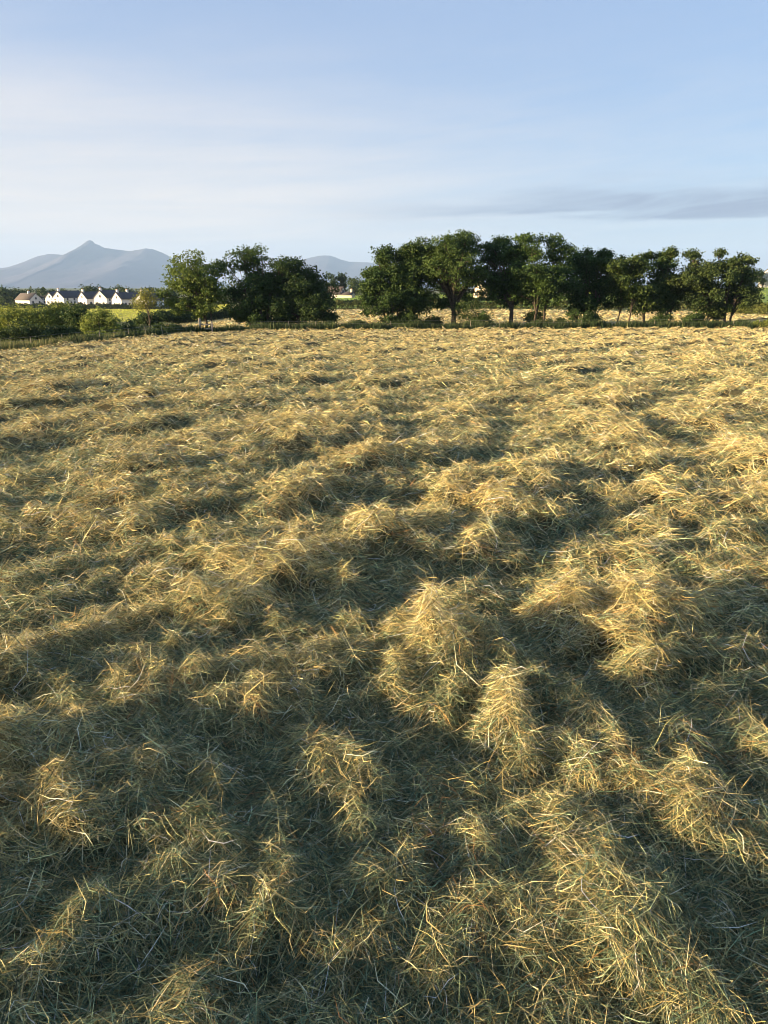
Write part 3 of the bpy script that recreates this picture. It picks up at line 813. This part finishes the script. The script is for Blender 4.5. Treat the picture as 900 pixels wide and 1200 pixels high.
bush('dark hedge bush behind the thin young tree at the pasture corner', [(166, 377, 14, 8), (180, 373, 15, 7)], 120, leaf=.26, seed=30, lobes=18, tint=(.03, .048, .018), tint2=(.06, .085, .026))
bush('dark hedge bush at the pasture edge left of the light green tree', [(200, 371, 16, 7), (212, 370, 12, 6)], 124, leaf=.26, seed=31, lobes=18, tint=(.03, .048, .018), tint2=(.06, .085, .026))
UB = 'undergrowth bushes at the foot of the tree row'
for i, (lab, e, Y_) in enumerate([
    ('scrubby dark undergrowth between the two dark trees of the left group', [(325, 381, 20, 8), (306, 382, 14, 7)], 86),
    ('small dark shrub by the fence in the gap between the tree groups', [(422, 382, 9, 5), (412, 384, 6, 4)], 84),
    ('leafy shrub at the foot of the row\'s leftmost tree', [(462, 378, 14, 8), (474, 376, 12, 10)], 85),
    ('ragged dark shrub right of the tallest tree\'s trunk', [(552, 368, 18, 15), (562, 378, 12, 8)], 85.5),
    ('low shrub under the full tree in the middle of the row', [(628, 374, 12, 8), (650, 378, 9, 6)], 87),
    ('dense dark shrub beneath the thin stemmed tree', [(682, 374, 18, 11), (700, 377, 13, 8)], 85.5),
    ('low shrub beneath the narrow second tree from the row\'s right end', [(776, 376, 9, 7), (768, 379, 7, 5)], 85.5),
    ('bright green leafy shrub left of the last tree\'s trunk', [(816, 376, 15, 8), (804, 379, 9, 5)], 84.5),
    ('small dark shrub by the fence left of the tallest tree', [(507, 379, 10, 6), (497, 381, 8, 5)], 86)]):
    bush(lab, e, Y_, seed=40 + i, lobes=16, sprays=12, group=UB, tint=(.03, .05, .019), tint2=(.065, .095, .03))
bush('small yellow green tussock bush at the right edge of the photo by the field edge', [(896, 381, 9, 6), (906, 381, 9, 6)], 80, seed=52, lobes=12, tint=(.12, .14, .035), tint2=(.19, .19, .05))

# ------------------------------------------------------------------ hedges
def hedge(label, pts, hgt, wid, n, leaf, tint, tint2, seed):
    """clipped field hedge along a ground line of (u, y) points"""
    r = np.random.default_rng(seed)
    P0 = np.array([(u * y, y) for u, y in pts])
    seg = np.hypot(*np.diff(P0, axis=0).T); cum = np.concatenate([[0], np.cumsum(seg)])
    s = r.uniform(0, cum[-1], n)
    x = np.interp(s, cum, P0[:, 0]); y = np.interp(s, cum, P0[:, 1])
    g = terr(x, y)
    hv = hgt * (1 + .9 * gnoise(s / (hgt * 2.2), s * 0, seed) + .5 * gnoise(s / (hgt * .7), s * 0, seed + 2))
    a = r.uniform(0, math.pi, n)
    rad = r.uniform(.75, 1.08, n)
    oy = np.cos(a) * wid * rad; oz = np.abs(np.sin(a)) ** .7 * hv * rad
    o0 = Vector((P0[0][0], P0[0][1], tz(*P0[0])))
    root = empty('hedge', o0); tag(root, label, 'hedge')
    C = np.stack([x - o0.x + r.normal(0, .15, n), y + oy - o0.y, g + oz - o0.z], 1)
    nr = np.stack([r.normal(0, .3, n), np.cos(a), np.sin(a)], 1)
    mv = np.clip(.4 + .9 * gnoise(s / 2.5, s * 0, seed + 4) + r.normal(0, .2, n), 0, 1)[:, None]
    c = (np.array(tint) * (1 - mv) + np.array(tint2) * mv) * r.uniform(.75, 1.25, (n, 1))
    leaf_mesh('foliage', C, nr, r.uniform(.6, 1.3, n) * leaf, c, root)
    # woody core: a lumpy low bank of stems
    m = 60; ss = np.linspace(0, cum[-1], m); X = np.interp(ss, cum, P0[:, 0]); Yc = np.interp(ss, cum, P0[:, 1]); G = terr(X, Yc)
    tb = Tubes()
    for i in range(m):
        b = Vector((X[i] - o0.x, Yc[i] - o0.y, G[i] - o0.z - .1))
        tb.add([b, b + Vector((r.normal(0, .2), r.normal(0, .2), hgt * .8))], [.06, .02], 5)
    tag(mesh_np('stem', tb.V, tb.F, M['bark'], root), kind='stuff')
    return root
hedge('yellow green hedge along the back of the far mown field', [(-.16, 150), (.0, 153), (.25, 150), (.42, 146), (.62, 138)], 1.5, .9, 15000, .34, (.075, .10, .03), (.17, .165, .05), 61)
hedge('dark hedge closing the bright pasture in front of the white houses', [(-.53, 352), (-.40, 350), (-.18, 348)], 1.6, 1.0, 7000, .6, (.035, .055, .02), (.06, .08, .03), 62)
hedge('dark hedge across the green pasture in the gap between the tree groups', [(-.14, 205), (-.02, 210), (.2, 215)], 1.0, 0.8, 7000, .45, (.03, .05, .02), (.06, .09, .03), 63)
hedge('dark hedge at the near corner of the bright pasture behind the light green tree', [(-.27, 128), (-.235, 135), (-.17, 140)], 1.7, 1.0, 6000, .34, (.03, .048, .02), (.06, .085, .028), 64)
hedge('scrubby yellow green hedge climbing the slope at the right edge of the photo', [(.43, 140), (.47, 132), (.52, 126), (.6, 122)], 1.9, 1.1, 7000, .30, (.10, .13, .035), (.19, .20, .055), 65)
hedge('dark hedge with gardens right in front of the white houses', [(-.53, 366), (-.42, 366), (-.30, 364)], 1.8, 1.4, 6000, .7, (.03, .045, .02), (.06, .08, .03), 66)

# ------------------------------------------------------------------ far trees
def far_tree(label, px, py_top, rpx, py_base, Y, seed, group=None, tint=(.035, .05, .022), tint2=(.065, .08, .032), lobes=14, sprays=9, nleaf=9):
    ry = (py_base - py_top) * .5
    u, _ = slope(px, 345)
    tree('distant_tree', label, px, Y, [(px, py_top + ry * .85, rpx, ry * .85), (px + rpx * .2, py_top + ry * 1.2, rpx * .85, ry * .7)], [(0, 0, .3)], leaf=.0021 * Y, lobes=lobes, sprays=sprays, nleaf=nleaf, tint=tint, tint2=tint2, seed=seed, group=group, limbs=False, spread=.0018 * Y)
ordn = ['first', 'second', 'third', 'fourth', 'fifth', 'sixth', 'seventh', 'eighth', 'ninth', 'tenth', 'eleventh', 'twelfth', 'thirteenth', 'fourteenth', 'fifteenth', 'sixteenth']
for i, (px, top, rp) in enumerate([(2, 342, 7), (13, 338, 10), (24, 343, 8), (40, 343, 9), (52, 340, 9), (64, 342, 8), (76, 341, 9), (88, 343, 8), (100, 341, 8), (109, 339, 8), (122, 342, 8), (136, 337, 10), (150, 341, 9), (164, 343, 8), (180, 341, 9), (196, 342, 9)]):
    far_tree(ordn[i] + ' from the left in the distant tree row behind the white houses', px, top - 4, rp * 1.15, 358, 440 + 12 * ((i * 5) % 4), 70 + i, 'distant trees behind the white houses')
for i, (lab, px, top, rp, base, Y_) in enumerate([
    ('tall open distant tree beside the brown roofed farmhouse', 389, 317, 7, 346, 350),
    ('narrow dark distant tree right behind the farmhouse gable', 399, 321, 6, 346, 352),
    ('round dark distant tree right of the farmhouse, with the mountain behind', 416, 325, 11, 346, 345),
    ('dark distant tree half hidden by the left end of the tree row', 432, 327, 10, 348, 330),
    ('low distant tree left of the house seen through the tree row', 520, 330, 12, 350, 340),
    ('distant tree right of the pale house behind the tall trees', 590, 330, 13, 350, 320),
    ('distant tree glimpsed behind the full tree in the row', 640, 328, 12, 350, 320),
    ('distant tree glimpsed behind the thin stemmed tree', 705, 328, 14, 350, 310),
    ('distant tree glimpsed behind the narrow tree of the row', 790, 326, 13, 348, 310),
    ('dark tree beside the building at the right edge of the photo', 886, 318, 8, 336, 300)]):
    far_tree(lab, px, top, rp, base, Y_, 90 + i, 'distant trees around the farm buildings')

# ------------------------------------------------------------------ fence
def fence_line():
    pts = [(-52, 54), (-45, None), (50, None)]
    xs = np.arange(-50, 62, 0.25); ys = yedge(xs) + 0.9
    d = np.concatenate([[0], np.cumsum(np.hypot(np.diff(xs), np.diff(ys)))])
    root = empty('post_and_wire_fence', (0, float(yedge(np.array([0.0]))[0]) + .9, tz(0, 83)))
    tag(root, 'weathered post and wire fence along the far edge of the hay field', 'fence')
    o0 = root.location
    r = np.random.default_rng(5)
    s = 0.4; posts = []
    while s < d[-1]:
        x = float(np.interp(s, d, xs)); y = float(np.interp(s, d, ys))
        posts.append((x, y, tz(x, y)))
        s += r.uniform(2.4, 3.2)
    variants = []
    for k in range(4):
        h = 1.12 + r.uniform(-.08, .1); a = .046
        rings = [(-.2, a), (.02, a * 1.02), (h * .5, a * .97), (h - .02, a * .95), (h, a * .75)]
        V = []; F = []
        for (z, q) in rings:
            for j in range(8):
                t = 2 * math.pi * j / 8
                V.append((math.cos(t) * q * r.uniform(.94, 1.06), math.sin(t) * q * r.uniform(.94, 1.06), z))
        for i in range(len(rings) - 1):
            for j in range(8):
                F.append((i * 8 + j, i * 8 + (j + 1) % 8, i * 8 + 8 + (j + 1) % 8, i * 8 + 8 + j))
        nb = len(rings) * 8 - 8
        F += [(nb, nb + 1, nb + 2, nb + 3), (nb, nb + 3, nb + 4, nb + 7), (nb + 4, nb + 5, nb + 6, nb + 7)]
        o = mesh_np('post', V, F, M['post'], root)
        variants.append(o)
    for i, p in enumerate(posts):
        o = variants[i] if i < 4 else variants[i % 4].copy()
        if i >= 4: col.objects.link(o); o.parent = root
        o.location = Vector(p) - o0
        o.rotation_euler = (r.normal(0, .04), r.normal(0, .05), r.uniform(0, 6))
        if p[0] < -20: o.scale = (.62, .62, .88)
    for z in (.25, .5, .75, 1.0):
        tb = Tubes()
        tb.add([Vector((p[0], p[1] - .06, p[2] + z + r.normal(0, .012))) - o0 for p in posts], [.006] * len(posts), 4)
        mesh_np('wire', tb.V, tb.F, M['wire'], root)
    return root
fence_line()

def box(V, F, x0, x1, y0, y1, z0, z1):
    o = len(V)
    V += [(x0, y0, z0), (x1, y0, z0), (x1, y1, z0), (x0, y1, z0), (x0, y0, z1), (x1, y0, z1), (x1, y1, z1), (x0, y1, z1)]
    F += [tuple(i + o for i in f) for f in ((0, 3, 2, 1), (4, 5, 6, 7), (0, 1, 5, 4), (1, 2, 6, 5), (2, 3, 7, 6), (3, 0, 4, 7))]

# pale wooden gate rails by the light green tree
gp = ground_at(243, 390.5)
gp.y = float(yedge(np.array([gp.x]))[0]) + .7; gp.z = tz(gp.x, gp.y)
gt = empty('field_gate', gp)
tag(gt, 'pale wooden stile with two posts and rails below the light green tree', 'gate')
for (x, h, w_) in ((0.0, 1.5, .10), (1.2, 1.2, .07)):
    V = []; F = []; box(V, F, x - w_, x + w_, -w_, w_, -.15, h); box(V, F, x - w_ * .8, x + w_ * .8, -w_ * .8, w_ * .8, h, h + .03)
    mesh_np('post', V, F, M['post'], gt)
for z in (.45, .85):
    V = []; F = []; box(V, F, .1, 1.13, -.03, .03, z, z + .11)
    mesh_np('rail', V, F, M['post'], gt)

# ------------------------------------------------------------------ houses
def house(label, px, py_base, Y, wid, length, wall_h, roof_h, yaw, wall, roof, chim=(0.12,), wins=True, name='house'):
    """gable end faces local -Y; ridge runs along local +Y"""
    u, s = slope(px, py_base)
    bx = u * Y; bz = tz(bx, Y)
    root = empty(name, (bx, Y, bz)); root.rotation_euler = (0, 0, R(yaw)); tag(root, label, 'house')
    hw = wid / 2
    zb = -1.0
    V = [(-hw, 0, zb), (hw, 0, zb), (hw, 0, wall_h), (0, 0, wall_h + roof_h), (-hw, 0, wall_h), (-hw, length, zb), (hw, length, zb), (hw, length, wall_h), (0, length, wall_h + roof_h), (-hw, length, wall_h)]
    F = [(0, 1, 2, 4), (2, 3, 4, 4), (6, 5, 9, 7), (9, 8, 7, 7), (0, 4, 9, 5), (1, 6, 7, 2)]
    me = bpy.data.meshes.new('wall'); me.from_pydata(V, [], [tuple(dict.fromkeys(f)) for f in F]); me.materials.append(wall)
    o = bpy.data.objects.new('wall', me); col.objects.link(o); o.parent = root
    ov = .35; th = .16
    k = roof_h / hw
    V = []; F = []
    for sg in (-1, 1):
        a = len(V)
        for y in (-ov, length + ov):
            V += [(0, y, wall_h + roof_h + .02), (sg * (hw + ov), y, wall_h - ov * k + .02), (sg * (hw + ov), y, wall_h - ov * k + th), (0, y, wall_h + roof_h + th + .04)]
        q = [(0, 1, 2, 3), (7, 6, 5, 4), (3, 2, 6, 7), (0, 4, 5, 1), (1, 5, 6, 2)]
        F += [tuple(i + a for i in f) for f in q]
    ro = mesh_np('roof', V, F, roof, root)
    for c in chim:
        V = []; F = []
        y = c * length
        box(V, F, -.55, .55, y - .4, y + .4, wall_h + roof_h - .6, wall_h + roof_h + 1.1)
        box(V, F, -.64, .64, y - .49, y + .49, wall_h + roof_h + 1.1, wall_h + roof_h + 1.25)
        ch = mesh_np('chimney', V, F, wall, ro)
        for dx in (-.25, .25):
            tb = Tubes(); tb.add([(dx, y, wall_h + roof_h + 1.2), (dx, y, wall_h + roof_h + 1.5), (dx, y, wall_h + roof_h + 1.62)], [.13, .12, .14], 8)
            mesh_np('chimney_pot', tb.V, tb.F, M['pot'], ro)
    if wins:
        def win(face, c, z, w_, h):
            V = []; F = []
            if face == 'g': box(V, F, c - w_ / 2, c + w_ / 2, -.03, .05, z, z + h)
            elif face == 'r': box(V, F, hw - .05, hw + .03, c - w_ / 2, c + w_ / 2, z, z + h)
            return V, F
        lst = [('g', 0, wall_h + .2, 1.0, 1.1)] + ([('g', -wid * .24, 1.0, 1.1, 1.2), ('g', wid * .24, 1.0, 1.1, 1.2)])
        for q in (0.18, 0.5, 0.82):
            lst.append(('r', length * q, 1.0, 1.2, 1.2))
            if wall_h > 4: lst.append(('r', length * q, wall_h - 1.5, 1.1, 1.1))
        for a in lst:
            V, F = win(*a)
            wo_ = mesh_np('window', V, F, M['pane'], root)
            V = []; F = []
            f, c, z, w_, h = a
            if f == 'g': box(V, F, c - w_ / 2 - .08, c + w_ / 2 + .08, -.12, -.001, z - .12, z - .004)
            else: box(V, F, hw + .001, hw + .12, c - w_ / 2 - .08, c + w_ / 2 + .08, z - .12, z - .004)
            mesh_np('sill', V, F, M['render'], wo_)
        V = []; F = []; box(V, F, hw - .05, hw + .04, length * .34 - .5, length * .34 + .5, 0, 2.1)
        mesh_np('door', V, F, M['door'], root)
    return root
W_, S_, B_ = M['render'], M['slate'], M['tile']
house('white bungalow with a brown roof, leftmost of the row of white houses', 43, 357, 428, 8.6, 12, 2.9, 3.4, 62, W_, B_, (.45,))
house('dark slate roofed house tucked behind the leftmost bungalow', 50, 357, 440, 8, 10, 4.2, 3.2, -70, W_, S_, ())
house('small white gabled house left of the first tall chimneyed house', 59, 358, 421, 6.5, 9, 3.9, 2.9, -25, W_, S_, ())
house('white two storey house with bold gable chimney, third gable from the left', 69, 357, 412, 8.4, 14, 4.3, 3.3, -27, W_, S_, (.06,))
house('white gabled house in the middle of the row, beside the one with a bold chimney', 97, 356.5, 402, 8.0, 13, 3.9, 3.3, -36, W_, S_, (.07,))
house('white gabled house, second from the right end of the white row', 118, 356.5, 392, 8.0, 13, 4.4, 3.6, -20, W_, S_, (.07,))
house('white gabled house at the right end of the row above the bright pasture', 137, 356.5, 383, 8.2, 13, 4.0, 3.2, -38, W_, S_, (.07, .5))
house('white house half hidden behind the thin young tree', 166, 357, 374, 8, 11, 3.8, 3.3, -28, W_, S_, (.07,))
house('farmhouse with a brown roof and white gable in the gap between tree groups', 402, 346, 330, 4.2, 8.0, 1.9, 2.6, 58, W_, B_, ())
house('low cream outbuilding with a chimney right of the farmhouse', 414, 346, 328, 4.0, 7, 1.3, 1.1, 70, M['cream'], B_, (.1,), wins=False)
house('pale house seen through the leaves right of the tallest tree', 562, 347, 250, 5.5, 9, 2.8, 2.2, -45, M['cream'], B_, (.1,))
house('white gable with an orange roof glimpsed behind the middle of the row', 664, 345, 250, 5, 8, 2.2, 2.0, -40, W_, B_, ())
house('white house with a brown roof at the right edge of the photo', 899, 337, 300, 8.5, 12, 4.3, 3.0, -62, W_, B_, (.1,))

# ------------------------------------------------------------------ haze
x0, x1, y0, y1, z0, z1 = -21000, 21000, -600, 40400, -75, 830
V = []; F = []
X0 = 30500.0
V = []; F = []
box(V, F, -17300, 17300, -17300, 17300, -75, 830)
hm, ht, hout = mat_new('haze_air')
pv = N(ht, 'ShaderNodeVolumePrincipled')
pv.inputs['Color'].default_value = (.40, .62, 1.0, 1)
pv.inputs['Density'].default_value = 0.000072
pv.inputs['Anisotropy'].default_value = 0.0
ht.links.new(pv.outputs[0], hout.inputs['Volume'])
hz = mesh_np('haze', V, F, hm)
tag(hz, 'thin pale haze hanging over the whole landscape', 'haze', kind='stuff')
